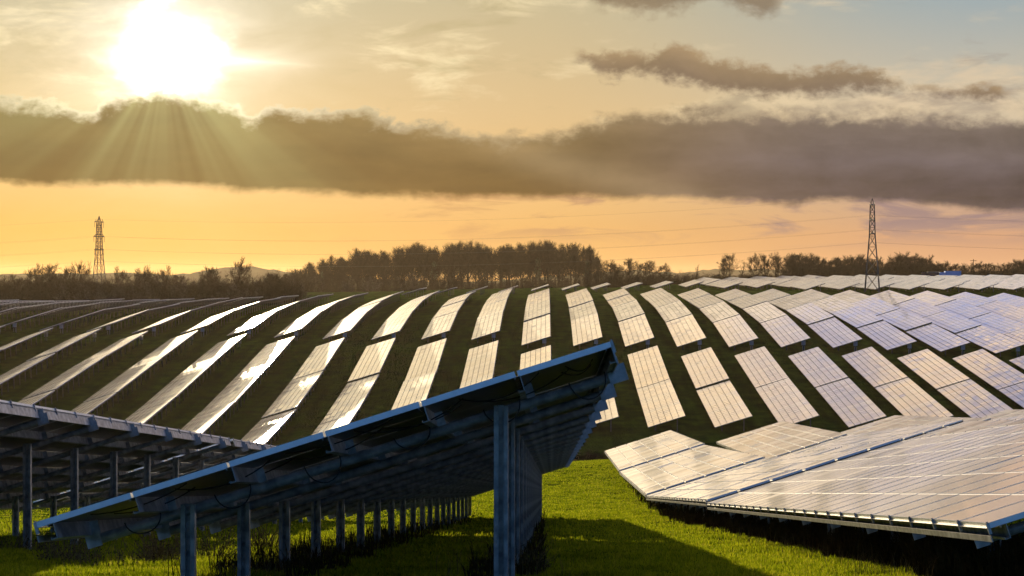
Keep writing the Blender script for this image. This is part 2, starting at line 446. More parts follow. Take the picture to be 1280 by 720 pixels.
near_table('B', *sB[0], 'large cream table at lower right with blue near end and clamped low edge', gB, 2)
near_table('B', *sB[1], 'second table of the lower-right row, dark tree reflections on its glass', gB, 1)
near_table('B', *sB[2], 'third table of the lower-right row, bending down beside the sunlit grass strip', gB, 1)
near_table('B', *sB[3], 'last table of the lower-right row, its far corner turning up by the dark bank', gB, 1)
eo = ['nearest and mostly hidden', 'second', 'third', 'farthest']
for i, s in enumerate(sE):
    near_table('E', *s, '%s cream table of the row just right of the lower-right row' % eo[i], gE, 1)
for i, s in enumerate(seg(19.9, 4, 36.7)):
    if i: near_table('F', *s, '%s pale table of the second row right of the lower-right row' % ['', 'nearest', 'middle', 'farthest'][i], gE, 1)
near_table('G', 130.0, 166.6, 'pale table at right edge, end of the third row beyond the lower-right row', gE, 1)

# far slope tables -----------------------------------------------------------
class Proto: pass
def make_mid(posts, far=False):
    out = []
    for v in range(4):
        t = empty('solar_table')
        for i in range(6): link('panel_tier', TIERS[v][i], t)
        link('support_frame', SUPPORT, t)
        ys = RY if posts == 10 else [RY[0], RY[3], RY[6], RY[9]]
        for y in ys:
            link('post', MPT, t, loc=(TALLX, y, 0)); link('post', MPS, t, loc=(SHORTX, y, 0))
        out.append(t)
    return out
PROTO = {10: make_mid(10), 4: make_mid(4)}
used = set()
def copy_thing(t):
    c = t.copy(); col.objects.link(c)
    for ch in t.children:
        d = ch.copy(); col.objects.link(d); d.parent = c
    return c
def mid_table(x, y0, y1, posts, label, group, box=None):
    v = random.randrange(4); p = PROTO[posts][v]
    if (posts, v) in used: t = copy_thing(p)
    else: t = p; used.add((posts, v))
    todo.append((t, x, y0, y1, label, group, box))
todo = []
def flush():
    for t, x, y0, y1, label, group, box in todo:
        m = place(t, x, y0, y1, Hs(x, y0), Hs(x, y1))
        t.rotation_euler[1] = random.gauss(0, .004); t.rotation_euler[0] += random.gauss(0, .003)
        setp(t, label, 'solar panel table', group)
        if box == 'near': link('combiner_box', COMB, t, loc=(TALLX-.1, 1.0, .15), rot=(-m, 0, 0))
        if box == 'far': link('combiner_box', COMB, t, loc=(TALLX-.1, TL-1.0, -.1), rot=(-m, 0, 0))
def rowname(k):
    if k == 0: return 'the upright centre row'
    return '%s row %s of upright centre row' % (ordinal(abs(k)), 'left' if k < 0 else 'right')
def ystart(k):
    pts = {0: 376, -1: 384, -2: 386, -3: 387, -4: 389, -5: 391, -6: 394, -7: 397, -8: 397, -9: 400, -10: 401, 7: 374, 8: 373, 9: 371}
    if k in pts: return pts[k]
    if k < -10: return 402
    if k > 9: return 370
    return 376
UPN = ['lowest', 'second', 'third', 'topmost']
for k in range(-15, 13):
    x = -4.75+10.15*k; y0 = ystart(k)
    tone = 'thin gleaming' if k < -4 else ('cream' if k < 4 else ('pinkish' if k < 8 else 'bluish'))
    for i in range(4):
        a = y0+36.95*i
        if k <= 0 and k > -13 or 1:
            pass
        mid_table(x, a, a+36.8, 10 if k < -3 else 4,
                  '%s %s table, upper slope block, %s' % (UPN[i], tone, rowname(k)), 'tables on the upper half of the far slope', 'near' if i == 0 else None)
for k in range(-11, 10):
    x = -4.75+10.15*k; yt = ystart(k)-10
    n = 3 if k <= -2 else 2
    tone = 'streaky' if k < -4 else ('cream' if k < 3 else ('blue and pink' if k < 8 else 'greyish'))
    nm = (['upper', 'lower'] if n == 2 else ['upper', 'middle', 'bottom'])
    for i in range(n):
        b = yt-36.95*i; a = b-36.8
        mid_table(x, a, b, 10 if k < -1 else 4,
                  '%s %s table, lower slope block, %s' % (nm[i], tone, rowname(k)), 'tables on the lower half of the far slope', 'far' if i == 0 else None)
# beyond the crest: right hand field and a few peeping over the crest
for k in range(6, 21):
    x = -4.75+10.15*k
    for i in range(5):
        a = 566+37.6*i
        xl, xr = (760-682)/F*a, (1300-682)/F*a
        if k < 8 and i == 0: continue
        if x > xr+6: continue
        c = k-5
        mid_table(x, a, a+37, 4, '%s table, %s row from the left, skyline field around the pylon' % (['front', 'second', 'third', 'fourth', 'rearmost'][i], ordinal(c)),
                  'pale tables of the flat field below the skyline hedge')
for k in range(-4, 6):
    x = -4.75+10.15*k
    ys_ = 604 if k < 0 else 622+4*(k % 3)
    mid_table(x, ys_, ys_+37, 4, 'small table peeping over the crest behind %s' % rowname(k), 'tables peeping over the crest before the wood')
flush()

# ------------------------------------------------------------------ trees
def rnd_perp(d):
    r = Vector((random.gauss(0, 1), random.gauss(0, 1), random.gauss(0, 1))); r -= d*r.dot(d)
    return r.normalized()
def gen_tree(h, spread, levels=4, seed=0, twig=.03, trunkfrac=.3, n1=9, leanup=.6, ivy=False, kids=(5, 5, 4)):
    random.seed(seed)
    tr, tw = MB(), MB()
    r0 = h*.022
    pts = [Vector((0, 0, -.5))]; d = Vector((random.gauss(0, .04), random.gauss(0, .04), 1)).normalized()
    N = 7
    for i in range(N):
        d = (d+rnd_perp(d)*.08).normalized(); pts.append(pts[-1]+d*(h*.82/N))
    for i in range(N):
        tr.tube(pts[i], pts[i+1], r0*(1-.11*i), r0*(1-.11*(i+1)), n=6, cap=False)
    def branch(p, d, L, r, lv):
        n = 3 if lv > 1 else 4
        q = p; nodes = []
        for i in range(n):
            d = (d+rnd_perp(d)*.22+Vector((0, 0, .10))).normalized()
            q2 = q+d*(L/n); ra = r*(1-.25*i/n*2); rb = r*(1-.25*(i+1)/n*2)
            (tr if lv == 1 else tw).tube(q, q2, ra, max(rb, twig*.4), n=4 if lv == 1 else 3, cap=False)
            q = q2; nodes.append((q, d.copy(), rb))
        if lv < levels:
            for c in range(kids[lv-1]):
                i = random.randrange(0 if lv > 1 else 1, n); q0, dd, rr = nodes[i]
                nd = (dd*(.75)+rnd_perp(dd)*(.75)+Vector((0, 0, .15))).normalized()
                branch(q0-dd*random.random()*L/n*.8, nd, L*random.uniform(.42, .68), max(rr*.55, twig*.5), lv+1)
            branch(q, (nodes[-1][1]+rnd_perp(d)*.2).normalized(), L*.5, max(nodes[-1][2]*.6, twig*.5), lv+1)
    for i in range(n1):
        f = trunkfrac+(1-trunkfrac)*(i+random.random()*.8)/n1
        f = min(f, .98); seg_ = f*N; a = int(seg_); p = pts[a]+(pts[min(a+1, N)]-pts[a])*(seg_-a)
        az = i*2.4+random.random(); up = leanup*(.5+f)
        dd = Vector((math.cos(az), math.sin(az), up)).normalized()
        L = spread*(1.15-.55*f)*random.uniform(.8, 1.2)
        branch(p, dd, L, r0*.5*(1.1-.6*f), 1)
    branch(pts[-1], Vector((0, 0, 1)), h*.16, r0*.2, 1)
    if ivy:
        for k in range(900):
            a = random.random(); p = pts[0]+(pts[-1]-pts[0])*a*.85; rr = spread*.22*(1-.5*a)
            c = p+Vector((random.gauss(0, rr), random.gauss(0, rr), random.gauss(0, .4)))
            u = Vector((random.gauss(0, 1), random.gauss(0, 1), random.gauss(0, 1))).normalized()*.16; w = rnd_perp(u.normalized())*.16
            tw.quad(c-u-w, c+u-w, c+u+w, c-u+w, 1)
    return tr.mesh('trunk', BARK), tw.mesh('crown', [TWIG, EVERG])
TREES = {
 'big': [gen_tree(16, 5.2, 4, 11+s, .045, .22, 15, .95, s == 2, (7, 6, 4)) for s in range(5)],
 'mid': [gen_tree(9.5, 3.9, 4, 40+s, .045, .16, 12, .85, False, (6, 6, 4)) for s in range(4)],
 'thin': [gen_tree(10, 1.9, 4, 60+s, .026, .25, 10, 1.3, False, (4, 4, 3)) for s in range(2)],
}
def gen_bush(h, w, seed, mat, n=26):
    random.seed(seed); st, tw = MB(), MB()
    for i in range(n):
        az = random.random()*6.28; rr = w*.5*math.sqrt(random.random())
        base = Vector((rr*math.cos(az), rr*math.sin(az), -.3))
        d = Vector((math.cos(az)*.35*rr/w*2, math.sin(az)*.35*rr/w*2, 1)).normalized()
        L = h*(1-.35*(rr/(w*.5))**2)*random.uniform(.75, 1.08)
        q = base
        for s in range(5):
            d = (d+rnd_perp(d)*.16).normalized(); q2 = q+d*L/5
            st.tube(q, q2, .045*(1-.15*s), .045*(1-.15*(s+1)), n=3, cap=False)
            for c in range(6):
                p = q+(q2-q)*random.random(); nd = (d*.7+rnd_perp(d)*.8).normalized(); l1 = L*.22*random.uniform(.6, 1.2)
                p2 = p+nd*l1; tw.tube(p, p2, .02, .012, n=3, cap=False)
                for e in range(3):
                    pp = p+(p2-p)*random.random(); n2 = (nd+rnd_perp(nd)).normalized()
                    tw.tube(pp, pp+n2*l1*.6, .013, .008, n=3, cap=False)
            q = q2
    return st.mesh('stem', BARK), tw.mesh('crown', mat)
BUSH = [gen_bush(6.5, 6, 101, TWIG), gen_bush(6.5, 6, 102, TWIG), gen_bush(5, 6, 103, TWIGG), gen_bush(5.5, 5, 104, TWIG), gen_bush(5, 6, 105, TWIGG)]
random.seed(21)
def tree_at(px, top_y, Y, kind, label, group, name='bare_tree', cat='tree', v=None, wide=1.0):
    X = (px-VX)/F*Y; zb = Gs(X, Y); zt = (HY-top_y)/F*Y
    src, h0 = {'big': (TREES['big'], 16*.98), 'mid': (TREES['mid'], 9.5*.98), 'thin': (TREES['thin'], 10), 'bush': (BUSH, 6)}[kind]
    vi = random.randrange(len(src)) if v is None else v
    a, b = src[vi]; s = (zt-zb)/h0
    t = empty(name, (X, Y, zb), (0, 0, random.random()*6.28)); t.scale = (s*wide, s*wide, s)
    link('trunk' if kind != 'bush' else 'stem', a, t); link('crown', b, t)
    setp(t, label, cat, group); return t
# the tall wood in the middle: front row then depth
outline = [(340, 349), (360, 344), (376, 334), (400, 326), (430, 320), (455, 314), (475, 318), (500, 313), (515, 309), (540, 312), (560, 308), (590, 304), (610, 311), (632, 309), (655, 307), (682, 304), (700, 311), (718, 308), (735, 311), (748, 322), (760, 334)]
def otop(px): return float(np.interp(px, [p[0] for p in outline], [p[1] for p in outline]))
px = 352; n = 0
while px < 752:
    n += 1; hh = otop(px)
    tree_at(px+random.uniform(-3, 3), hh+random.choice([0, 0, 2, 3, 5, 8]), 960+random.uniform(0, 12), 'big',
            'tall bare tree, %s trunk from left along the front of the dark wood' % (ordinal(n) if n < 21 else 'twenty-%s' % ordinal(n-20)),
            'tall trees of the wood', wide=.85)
    px += random.uniform(12, 17)
for r_ in range(3):
    px = 350+5*r_
    while px < 750:
        tree_at(px+random.uniform(-3, 3), otop(px)+random.uniform(-2, 8), 985+22*r_+random.uniform(0, 10), 'big',
                'bare tree inside the dark wood behind its front trunks', 'trees deep in the wood', wide=.9)
        px += random.uniform(15, 22)
# scrub at the foot of the wood
px = 330
while px < 775:
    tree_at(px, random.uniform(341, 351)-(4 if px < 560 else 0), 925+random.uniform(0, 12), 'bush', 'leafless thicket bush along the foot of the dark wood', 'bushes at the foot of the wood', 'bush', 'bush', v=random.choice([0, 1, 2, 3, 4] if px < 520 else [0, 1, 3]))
    px += random.uniform(6, 9)
# left belt: dense young trees
px = -25; n = 0
special = [(40, 338), (60, 334), (78, 338), (100, 333), (150, 341), (180, 341), (203, 340), (262, 337), (303, 331)]
while px < 372:
    t_ = random.uniform(343, 351)
    tree_at(px, t_, 588+random.uniform(-10, 6), random.choice(['mid', 'bush', 'thin', 'bush']), 'hazy young tree packed in the low belt under the left pylon', 'young trees of the left belt', 'young_tree', 'tree', v=None if 1 else 0, wide=.9)
    tree_at(px+5, t_+random.uniform(2, 10), 572+random.uniform(-5, 5), 'bush', 'brown bush along the front of the left belt of young trees', 'bushes of the left belt', 'bush', 'bush')
    px += random.uniform(5, 8)
for i, (a, b) in enumerate(special):
    tree_at(a, b, 606, 'mid' if i != 8 else 'mid', '%s tree from the left rising above the low left belt' % ordinal(i+1), 'taller trees of the left belt', wide=.7)
# trees right of the wood
for i, (a, b, kd, w_) in enumerate([(764, 331, 'mid', 1.2), (772, 334, 'mid', .9), (786, 325, 'big', 1.1), (800, 331, 'mid', .9), (813, 327, 'big', 1.2), (829, 333, 'mid', 1), (870, 331, 'thin', 1), (897, 338, 'thin', 1),
                                    (906, 321, 'mid', 1.05), (926, 325, 'thin', 1.1), (941, 322, 'mid', .7), (956, 321, 'mid', .8), (970, 322, 'mid', .9), (986, 323, 'mid', .9)]):
    tree_at(a, b, 770, kd, '%s bare tree from the left on the skyline right of the wood' % ordinal(i+1), 'skyline trees between wood and hedge', wide=w_)
px = 745
while px < 1010:
    tree_at(px, random.uniform(339, 346), 752, 'bush', 'dark hedge bush on the skyline right of the wood', 'hedge bushes right of the wood', 'bush', 'bush', v=random.choice([0, 1, 3]), wide=1.3)
    px += random.uniform(5, 8)
ol2 = [(995, 320), (1015, 321), (1030, 325), (1050, 324), (1072, 322), (1092, 326), (1105, 330), (1118, 322), (1132, 319), (1146, 323), (1160, 325), (1175, 331), (1200, 332), (1225, 331), (1250, 330), (1262, 327), (1275, 326), (1300, 326)]
px = 992; n = 0
while px < 1300:
    yy = float(np.interp(px, [p[0] for p in ol2], [p[1] for p in ol2])); n += 1
    tree_at(px, yy+random.uniform(-1, 3), 905+random.uniform(0, 8), 'mid', 'bare tree in the long dark hedge line behind the skyline field', 'trees of the right hedge line', wide=1.1)
    tree_at(px+4, yy+random.uniform(4, 8), 880+random.uniform(0, 8), 'bush', 'dense bush in the long dark hedge behind the skyline field', 'bushes of the right hedge line', 'bush', 'bush', v=random.choice([0, 1, 3]), wide=1.4)
    tree_at(px+8, yy+random.uniform(7, 11), 862+random.uniform(0, 8), 'bush', 'front bush of the long dark hedge behind the skyline field', 'front bushes of the right hedge line', 'bush', 'bush', v=random.choice([0, 1, 3]), wide=1.4)
    px += random.uniform(6.5, 9)

# dark brambly bank in the valley: bushes just past the crest of the near ground
px = 640; n = 0
random.seed(5)
while px < 1130:
    Y = 248+random.uniform(-4, 10); X = (px-VX)/F*Y
    tree_at(px, random.uniform(560, 566), Y, 'bush', 'low brown bramble bush on the dark bank across the valley bottom', 'bramble bushes of the valley bank', 'bush', 'bush', v=random.choice([0, 1, 3]), wide=1.6)
    px += random.uniform(12, 18)

# ------------------------------------------------------------------ pylons and wires
def pylon(x, y, ang, label):
    z = Gs(x, y); t = empty('pylon', (x, y, z), (0, 0, ang))
    setp(t, label, 'pylon', 'lattice pylons of the power line'); t.scale = (1, 1, 1.12 if x < 0 else 1.055)
    hts = [0, 5, 9, 12.5, 15.5, 17.9, 20, 22, 23.8]
    wid = lambda h: 2.15-(2.15-.85)*min(h/15.5, 1)-.25*max(0, (h-15.5)/8.3)
    leg = MB(); 
    for sx in (-1, 1):
        for sy in (-1, 1):
            lg = MB()
            for a, b in zip(hts[:-1], hts[1:]):
                lg.tube((sx*wid(a), sy*wid(a), a-(.6 if a == 0 else 0)), (sx*wid(b), sy*wid(b), b), .13, .12, n=4)
            lg.build('leg', PYL, t)
    br = MB()
    for a, b in zip(hts[:-1], hts[1:]):
        wa, wb = wid(a), wid(b)
        for s in (-1, 1):
            for p, q in (((s*wa, -wa, a), (s*wb, wb, b)), ((s*wa, wa, a), (s*wb, -wb, b)), ((-wa, s*wa, a), (wb, s*wb, b)), ((wa, s*wa, a), (-wb, s*wb, b))):
                br.tube(p, q, .065, n=3)
        for s in (-1, 1):
            br.tube((-wb, s*wb, b), (wb, s*wb, b), .07, n=3); br.tube((s*wb, -wb, b), (s*wb, wb, b), .07, n=3)
    br.build('bracing', PYL, t)
    pk = MB()
    for sx in (-1, 1):
        for sy in (-1, 1): pk.tube((sx*.6, sy*.6, 23.8), (0, 0, 26.0), .09, n=4)
    pk.build('peak', PYL, t)
    for hz, L in ((24.2, 3.2), (20.0, 3.8), (16.2, 3.3)):
        ar = MB()
        for s in (-1, 1):
            for w in (-1, 1):
                ar.tube((w*.75, 0, hz), (0, s*L, hz), .11, n=4); ar.tube((w*.7, s*.6, hz+.9), (0, s*L, hz), .07, n=3)
                ar.tube((w*.8, s*.85, hz), (0, s*L, hz), .1, n=4)
        a = ar.build('crossarm', PYL, t)
        for s in (-1, 1):
            ins = MB()
            for k in range(9): ins.tube((0, s*L, hz-.1-.17*k), (0, s*L, hz-.1-.17*k-.11), .12, .06, n=6)
            ins.build('insulator', PYL, a)
    return t
P1, P2 = Vector((95.8, 565, 0)), Vector((-144.7, 620, 0))
dl = (P2-P1); ang = math.atan2(dl.y, dl.x)
pylon(P1.x, P1.y, ang, 'tall lattice pylon standing in the tables at right, seen end-on')
pylon(P2.x, P2.y, ang, 'lattice pylon with short arms rising behind the left tree belt')
P0 = P1-dl; P3 = P2+dl
def wire(p, q, sag, label, r=.012):
    mb = MB(); pts = [p.lerp(q, i/30)-Vector((0, 0, sag*4*(i/30)*(1-i/30))) for i in range(31)]
    mb.path(pts, r, n=4); setp(mb.build('power_line', PYL), label, 'power line', 'overhead wires')
an = Vector((-dl.y, dl.x, 0)).normalized()
spans = [(P1, P2, 'between the two pylons'), (P0, P1, 'running off right from the right pylon'), (P2, P3, 'running off left from the left pylon')]
for a, b, nm in spans:
    za, zb = (Gs(a.x, a.y) if abs(a.x) < 300 else Gs(P1.x, P1.y)+1), (Gs(b.x, b.y) if abs(b.x) < 300 else Gs(P2.x, P2.y))
    wire(a+Vector((0, 0, za+28)), b+Vector((0, 0, zb+28)), 3.6, 'topmost thin wire %s' % nm)
    for hz, L, tn in ((22.5, 3.2, 'upper'), (18.3, 3.8, 'middle'), (14.5, 3.3, 'lowest')):
        for s, sn in ((-1, 'nearer'), (1, 'farther')):
            wire(a+an*s*L+Vector((0, 0, za+hz)), b+an*s*L+Vector((0, 0, zb+hz)), 4.0, '%s of two %s wires %s' % (sn, tn, nm), .01)

# ------------------------------------------------------------------ lorries and pole on the skyline
BLUE = simple('blue_paint', (.12, .38, .75), (.15, .43, .8), .5, .7)
NAVY = simple('navy_paint', (.008, .012, .04), (.015, .02, .06), .5, .9)
PALE = simple('pale_roof', (.6, .6, .55), (.7, .68, .62), .5, .4)
DARKG = simple('dark_glass', (.01, .01, .012), (.02, .02, .025), 1, .9)
WHITE = simple('white_paint', (.5, .5, .5), (.6, .6, .6), 1, .4)
def lorry(px, Y, L, body, roof, label, h):
    X = (px-VX)/F*Y; z = Gs(X, Y); t = empty('lorry', (X, Y, z)); setp(t, label, 'lorry', 'lorries by the skyline hedge')
    b = MB(); b.box(0, L, -1.25, 1.25, 1.1, 1.1+h); b.build('cargo_box', body, t)
    for k in range(int(L/1.1)):
        pass
    rf = MB(); rf.box(-.04, L+.04, -1.3, 1.3, 1.1+h, 1.18+h); rf.build('roof', roof, t)
    ch = MB(); ch.box(-2.2, L-.3, -.5, .5, .75, 1.08); ch.build('chassis', STEELD, t)
    cb = MB()
    pr = [(-2.6, .7), (-2.6, 1.7), (-2.2, 3.0), (-.25, 3.05), (-.25, .7)]
    i0 = 0
    for s in (-1.2, 1.2): cb.v += [(x, s, zz) for x, zz in pr]
    cb.f = [(0, 1, 2, 3, 4), (9, 8, 7, 6, 5)]+[(k, (k+1) % 5+0, (k+1) % 5+5, k+5) for k in range(5)]; cb.m = [0]*7
    c = cb.build('cab', body, t)
    w = MB(); w.frame_box((-2.63, -1.05, 1.85), (0, 2.1, 0), (.36, 0, 1.0), (-.02, 0, .01), (0,)*6); w.build('windscreen', DARKG, c)
    for xx in (-1.7, L*.62, L*.62+1.3):
        for s in (-1.15, 1.15):
            wh = MB(); wh.tube((xx, s-.13, .48), (xx, s+.13, .48), .48, n=16); wh.tube((xx, s-.145, .48), (xx, s+.145, .48), .22, n=10); wh.build('wheel', RUBBER, t)
lorry(1179, 800, 6.5, BLUE, BLUE, 'bright blue box lorry before the dark hedge on the right skyline', 2.35)
lorry(1157, 812, 5.2, NAVY, PALE, 'dark navy lorry with pale roof left of the blue box lorry', 1.9)
X = (1214.5-VX)/F*960; pz = Gs(X, 960)
t = empty('utility_pole', (X, 960, pz)); setp(t, 'small wooden utility pole with crossbar above the right hedge', 'utility pole')
mb = MB(); mb.tube((0, 0, -.5), (0, 0, (HY-324)/F*960-pz), .22, .16, n=8); mb.build('pole', BARK, t)
mb = MB(); zc = (HY-326)/F*960-pz; mb.box(-1.6, 1.6, -.08, .08, zc-.12, zc+.12); mb.build('crossbar', BARK, t)

# distant hills ---------------------------------------------------------------
HILL = simple('distant_hill', (.045, .05, .03), (.08, .08, .05), .004, 1)
def hill(pts, Y, name='hills'):
    xs = [(p[0]-VX)/F*Y for p in pts]; zs = [(HY-p[1])/F*Y for p in pts]
    mb = MB(); n = 160; x0, x1 = xs[0], xs[-1]; rows = [(-900, 0), (-600, .35), (-300, .8), (0, 1), (300, .85), (900, 0)]
    for dy, f in rows:
        for i in range(n+1):
            x = x0+(x1-x0)*i/n; z = float(np.interp(x, xs, zs)); zz = -40+(z+40)*f+(random.uniform(-2.5, 3.5) if f == 1 else random.uniform(-3, 3)*f)
            mb.v.append((x, Y+dy, zz))
    for r in range(len(rows)-1):
        for i in range(n):
            a = r*(n+1)+i; mb.f.append((a, a+1, a+n+2, a+n+1)); mb.m.append(0)
    setp(mb.build(name, HILL, smooth=True), kind='structure')
hill([(-700, 352), (-200, 348), (0, 344), (60, 343), (130, 342), (160, 341), (210, 344), (250, 342), (275, 335), (300, 333), (320, 334), (345, 339), (380, 342), (520, 352), (700, 356)], 4300)
hill([(560, 356), (700, 345), (775, 339), (800, 338), (830, 340), (845, 342), (860, 339), (900, 337), (960, 337), (1000, 338), (1100, 340), (1300, 342), (1800, 350)], 5200)

# ------------------------------------------------------------------ grass, weeds
def build_grass(n, name, mat, hmin, hmax, w, yr=(24, 112), seed=3, px0=-60, px1=1280, power=1.0, mask=None):
    rg = np.random.default_rng(seed)
    u = rg.random(n)
    y = 1/(1/yr[0]-u*(1/yr[0]-1/yr[1])) if power == 1 else yr[0]+u*(yr[1]-yr[0])
    t = rg.random(n)
    x = ((px0+t*(px1-px0))-VX)/F*y
    xb = 4.5+.0033*y; ub = (x > xb+.35+.6*rg.random(len(x)))&(x < xb+6.5)&(y > 19)&(y < 168)
    if name == 'grass': kk = ~(ub & (rg.random(len(x)) < .93)); x, y = x[kk], y[kk]
    if mask is not None:
        k = mask(x, y, rg); x, y = x[k], y[k]
    n = len(x)
    cl = .5+.5*np.sin(x*2.1+np.sin(y*1.3))*np.sin(y*1.9+np.sin(x*.9))
    cl2 = .5+.5*np.sin(x*5.3+2*np.sin(y*3.1))*np.sin(y*4.1+2*np.sin(x*2.7))
    h = (hmin+(hmax-hmin)*rg.random(n))*(.45+.7*cl+.9*cl2**3)
    sc = np.clip(y/30, 1, 3); ww = w*sc
    az = rg.random(n)*6.283; bend = rg.random(n)*.7; az2 = rg.random(n)*6.283
    z = G(x, y)-.01
    ca, sa = np.cos(az), np.sin(az); cb, sb = np.cos(az2)*bend*h, np.sin(az2)*bend*h
    P = np.zeros((n, 5, 3))
    P[:, 0] = np.stack([x-ca*ww/2, y-sa*ww/2, z], 1); P[:, 1] = np.stack([x+ca*ww/2, y+sa*ww/2, z], 1)
    mx, my, mz = x+cb*.35, y+sb*.35, z+h*.6
    P[:, 2] = np.stack([mx+ca*ww*.35, my+sa*ww*.35, mz], 1); P[:, 3] = np.stack([mx-ca*ww*.35, my-sa*ww*.35, mz], 1)
    P[:, 4] = np.stack([x+cb, y+sb, z+h*(1-.3*bend)], 1)
    me = bpy.data.meshes.new(name)
    me.vertices.add(n*5); me.vertices.foreach_set('co', P.ravel())
    base = np.arange(n)[:, None]*5
    li = np.concatenate([base+np.array([[0, 1, 2, 3]]), base+np.array([[3, 2, 4]])], 1).ravel()
    me.loops.add(n*7); me.loops.foreach_set('vertex_index', li.astype(np.int32))
    me.polygons.add(n*2)
    ls = np.stack([np.arange(n)*7, np.arange(n)*7+4], 1).ravel(); lt = np.tile([4, 3], n)
    me.polygons.foreach_set('loop_start', ls.astype(np.int32)); me.polygons.foreach_set('loop_total', lt.astype(np.int32))
    me.update(calc_edges=True); me.validate(); me.materials.append(mat)
    o = link(name, me); setp(o, kind='stuff'); return o
o = build_grass(480000, 'grass', GRASSB, .03, .10, .013, yr=(24, 175))
setp(o, 'bright green pasture grass between the near panel rows', 'grass')
o = build_grass(220000, 'grass', GRASSB, .04, .12, .016, yr=(78, 178), seed=5, px0=560, px1=1000, power=0)
setp(o, 'sunlit grass strip running down to the valley bank', 'grass')
def wm(x, y, rg):
    d = np.minimum(np.abs(x-(-5.13+TALLX)), np.abs(x-(-5.13+SHORTX))); d = np.minimum(d, np.abs(x-4.9)); d = np.minimum(d, np.abs(x+14.78+TALLX))
    return rg.random(len(x)) < np.exp(-(d/.55)**2)*.8
o = build_grass(26000, 'weeds', STRAW, .08, .40, .007, yr=(24, 110), seed=9, mask=wm)
setp(o, 'dry straw-coloured weeds along the feet of the posts', 'weeds')
SHADE_SOIL = simple('shade_dark_soil', (.008, .006, .003), (.022, .016, .008), 2.5, 1, 0, .5)  # soil coloured near black to put in the shade beneath the lower-right row
def shade_soil(x0, x1, y0, y1):
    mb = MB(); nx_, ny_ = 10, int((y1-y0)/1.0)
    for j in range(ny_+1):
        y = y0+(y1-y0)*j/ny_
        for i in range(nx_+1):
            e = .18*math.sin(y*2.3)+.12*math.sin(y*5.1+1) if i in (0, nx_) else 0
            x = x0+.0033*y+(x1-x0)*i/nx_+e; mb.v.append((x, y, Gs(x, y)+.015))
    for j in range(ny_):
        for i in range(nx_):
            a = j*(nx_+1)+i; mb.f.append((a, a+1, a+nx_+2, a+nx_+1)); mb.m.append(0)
    setp(mb.build('shade_soil', SHADE_SOIL), kind='structure')
shade_soil(5.2, 10.6, 19, 167)
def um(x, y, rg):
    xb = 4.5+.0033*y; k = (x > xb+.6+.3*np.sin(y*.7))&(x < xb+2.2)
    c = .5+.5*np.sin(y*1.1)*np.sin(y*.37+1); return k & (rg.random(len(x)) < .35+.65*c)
o = build_grass(260000, 'undergrowth', BRAMB, .25, .62, .02, yr=(19, 160), seed=14, px0=690, px1=1340, mask=um)  # dark growth added to hide the posts and blacken the shade under the row
setp(o, 'added dark undergrowth standing in for shade below the low edge of the lower-right row', 'undergrowth')
def um2(x, y, rg):
    k = (np.abs(x+5.13-SHORTX) < .9)|(np.abs(x+5.13-TALLX) < .5)
    c = np.sin(y*.9+x)*np.sin(y*2.3+1); return k & (c > .25)
o = build_grass(90000, 'undergrowth', BRAMB, .1, .42, .014, yr=(24, 95), seed=15, px0=-60, px1=700, mask=um2)
setp(o, 'brown tussocks between the posts of the big table in front', 'undergrowth')
def weed_clump(x, y, h, w, label):
    random.seed(int(x*100+y)); mb = MB(); z = Gs(x, y)
    for k in range(150):
        a = random.random()*6.28; r = w*math.sqrt(random.random())*.5; p = Vector((r*math.cos(a), r*math.sin(a), -.05))
        d = Vector((math.cos(a)*.6*random.random(), math.sin(a)*.6*random.random(), 1)).normalized(); L = h*random.uniform(.3, 1.05)*(1-.75*(2*r/w)**2)+.05
        for s in range(3):
            d = (d+rnd_perp(d)*.3).normalized(); q = p+d*L/3; mb.tube(p, q, .006, .004, n=3, cap=False, m=0)
            if random.random() < .8:
                c = q; u = rnd_perp(d)*.018; w2 = rnd_perp(d)*.012; mb.quad(c-u-w2, c+u-w2, c+u+w2, c-u+w2, 1)
            p = q
    o = mb.build('weed_clump', [STRAW, BRAMB], None, (x, y, z)); setp(o, label, 'weeds', 'weed clumps on the near grass')
for x, y, h, w, lb in [((90-690)/F*30, 30, .8, .9, 'dry upright weed clump at the bottom left under the blue-edged table'),
                       ((160-690)/F*29, 29, .55, 2.0, 'wide dark bramble clump left of the first short post at lower left'),
                       ((265-690)/F*33, 33, .9, 1.3, 'dark dense clump between the first two short posts at lower left'),
                       ((340-690)/F*39, 39, .8, .8, 'brown tuft beside the second short post at lower left'),
                       ((205-690)/F*31, 31, 1.0, .5, 'thin seeding weed stems beside the first short post'),
                       ((665-690)/F*29, 29, .6, .7, 'straggly dead stems at the foot of the tall post'),
                       ((30-690)/F*37, 37, .7, 1.4, 'weed clump in the sunlit grass at the far left bottom')]:
    weed_clump(x, y, h, w, lb)

